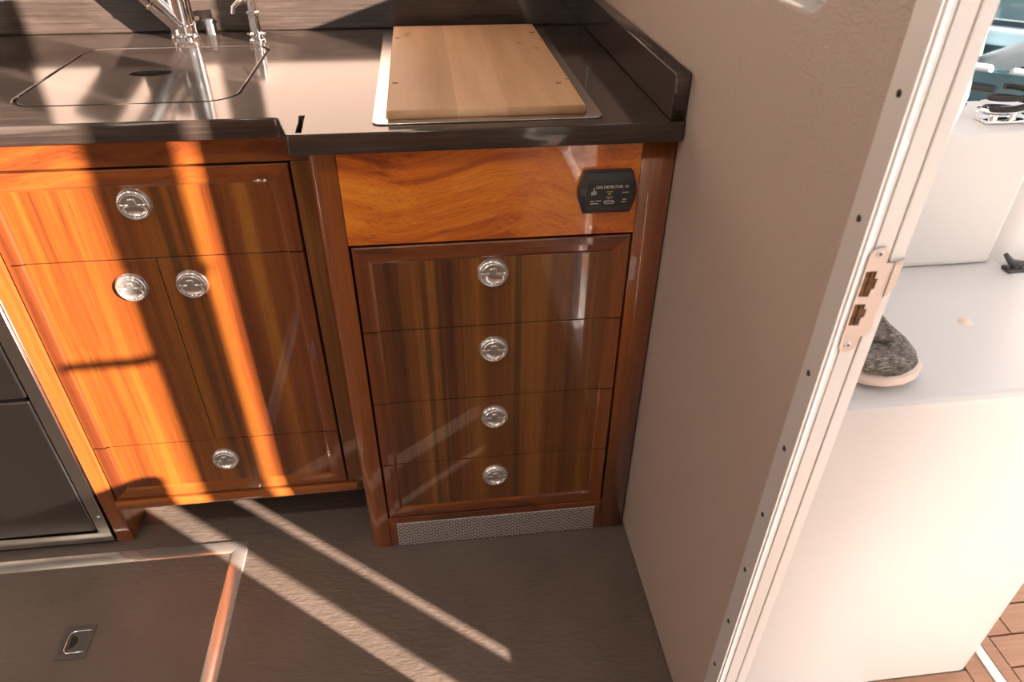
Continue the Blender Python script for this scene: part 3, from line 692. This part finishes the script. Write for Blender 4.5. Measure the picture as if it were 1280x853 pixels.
# ------------------------------------------------------------------ marina beyond
struct(obj('harbour_water', box(-6, 60, -40, 60, -1.3, -.9), M['water']))
def local(o_, pts): return pts
R45 = Matrix.Rotation(math.radians(-42), 3, 'Z')
def place(bm, c):
    bmesh.ops.rotate(bm, verts=bm.verts[:], cent=(0, 0, 0), matrix=R45)
    bmesh.ops.translate(bm, verts=bm.verts[:], vec=c); return bm
dk = struct(obj('dock', place(box(-3, 3, -.30, .30, -.9, -.50, .02), (3.80, 4.02, 0)), M['dock']), 'sun bleached dock beyond the bulwark')
bt = thing('motor_boat', 'teal and white motor boat moored beyond the dock', 'boat', (4.7, 4.9, -.9))
def hull():
    bm = bmesh.new(); secs = []
    for (x, wd, zt) in ((-3.0, 1.0, .0), (-1.0, 1.1, .0), (1.0, 1.1, .05), (2.5, .75, .15), (3.6, .05, .25)):
        secs.append([bm.verts.new(p) for p in ((x, -wd*.75, -.85), (x, -wd, zt-.25), (x, -wd, zt), (x, -wd+.14, zt), (x, -wd+.16, zt-.40), (x, wd-.16, zt-.40), (x, wd-.14, zt), (x, wd, zt), (x, wd, zt-.25), (x, wd*.75, -.85))])
    for a, b in zip(secs, secs[1:]):
        for k in range(10): bm.faces.new((a[k], a[(k+1) % 10], b[(k+1) % 10], b[k]))
    bm.faces.new(secs[0]); bm.faces.new(secs[-1]); return bm
BC = (4.95, 5.20, -.30)
obj('hull', place(hull(), BC), M['tealhull'], bt)
for (x0, x1) in ((-.75, -.28), (-.20, -.02), (.10, .75)):
    obj('gunwale_cushion', place(box(x0, x1, -1.09, -.97, .001, .06, .025, 3), BC), M['canvas'], bt)
obj('cleat', place(box(-.35, .05, -1.13, -1.11, -.12, -.07, .01), BC), M['tinted'], bt)
obj('helm_console', place(prism([(-.62, -.40), (-.15, -.40), (-.22, .12), (-.62, .06)], [], -.55, .2, 'xz', .03), BC), M['palehull'], bt)
obj('seat_back', place(prism([(-.28, -.12), (-.02, -.20), (.42, .14), (.34, .24)], [], -.52, -.05, 'xz', .03), BC), M['canvas'], bt)
obj('seat_cushion', place(prism([(-.02, -.40), (.60, -.40), (.62, -.02), (.25, .06)], [], -.62, -.10, 'xz', .03), BC), M['palehull'], bt)
for x in (.20, .42): obj('seat_stripe', place(prism([(x, -.40), (x+.07, -.40), (x+.02, .0), (x-.04, .0)], [], -.632, -.615, 'xz', .004), BC), M['tinted'], bt)
obj('headrest', place(box(.36, .54, -.48, -.22, .20, .40, .06, 3), BC), M['tinted'], bt)
obj('windscreen_frame', place(prism([(-1.0, .10), (1.2, .10), (1.2, .46), (-1.0, .46)], [[(-.92, .14), (.10, .14), (.10, .42), (-.92, .42)], [(.15, .14), (1.14, .14), (1.14, .42), (.15, .42)]], .55, .60, 'xz', .01), BC), M['tinted'], bt)
obj('dashboard', place(box(-1.0, 1.2, .35, .95, -.05, .095, .03), BC), M['palehull'], bt)
obj('pane', place(box(-.95, 1.17, .57, .58, .12, .44), BC), M['glass'], bt)
bt2 = thing('white_cruiser', 'pale cruiser hull moored behind the teal boat', 'boat', (7.5, 7.8, -.9))
obj('hull', place(hull(), (7.6, 7.9, .05)), M['palehull'], bt2)
obj('cabin', place(prism([(-2.4, .1), (1.8, .1), (1.2, 1.0), (-2.0, 1.0)], [], -.7, .7, 'xz', .05), (7.6, 7.9, .05)), M['palehull'], bt2)
obj('cabin_window', place(prism([(-2.0, .35), (1.3, .35), (1.0, .75), (-1.8, .75)], [], -.73, -.705, 'xz', .005), (7.6, 7.9, .05)), M['tinted'], bt2)
# ------------------------------------------------------------------ unseen fill lamps added at the headliner to brighten the interior
def emis(name, col, e):
    m = bpy.data.materials.new(name); m.use_nodes = True; nt = m.node_tree; nt.nodes.clear()
    out = N(nt, 'OutputMaterial'); em = N(nt, 'Emission'); em.inputs[0].default_value = (*col, 1); em.inputs[1].default_value = e
    nt.links.new(em.outputs[0], out.inputs[0]); return m
M['lampglow'] = emis('lit lamp lens', (1, .90, .78), 4)
for i, (x, y) in enumerate(((-.55, -.75), (-1.4, -.75), (-2.15, -.75))):
    t = thing('ceiling_light', ['round ceiling downlight nearest the leather bulkhead', 'round ceiling downlight in the middle of the row', 'round ceiling downlight nearest the left window'][i], 'light', (x, y, 2.0), 'downlights in the headliner')
    obj('bezel', lathe([(.050, -.008), (.068, -.006), (.070, .0)], 32, 'z'), M['chrome'], t, (x, y, 1.9995), True)
    obj('lens', lathe([(.0005, -.006), (.05, -.006), (.05, -.001)], 32, 'z'), M['lampglow'], t, (x, y, 1.9975))
    al = bpy.data.lights.new('downlight', 'AREA'); al.shape = 'DISK'; al.size = .12; al.energy = 5*LAMP; al.color = (1, .90, .78)
    ao = bpy.data.objects.new('downlight', al); COL.objects.link(ao); ao.parent = t; ao.location = (0, 0, -.012)
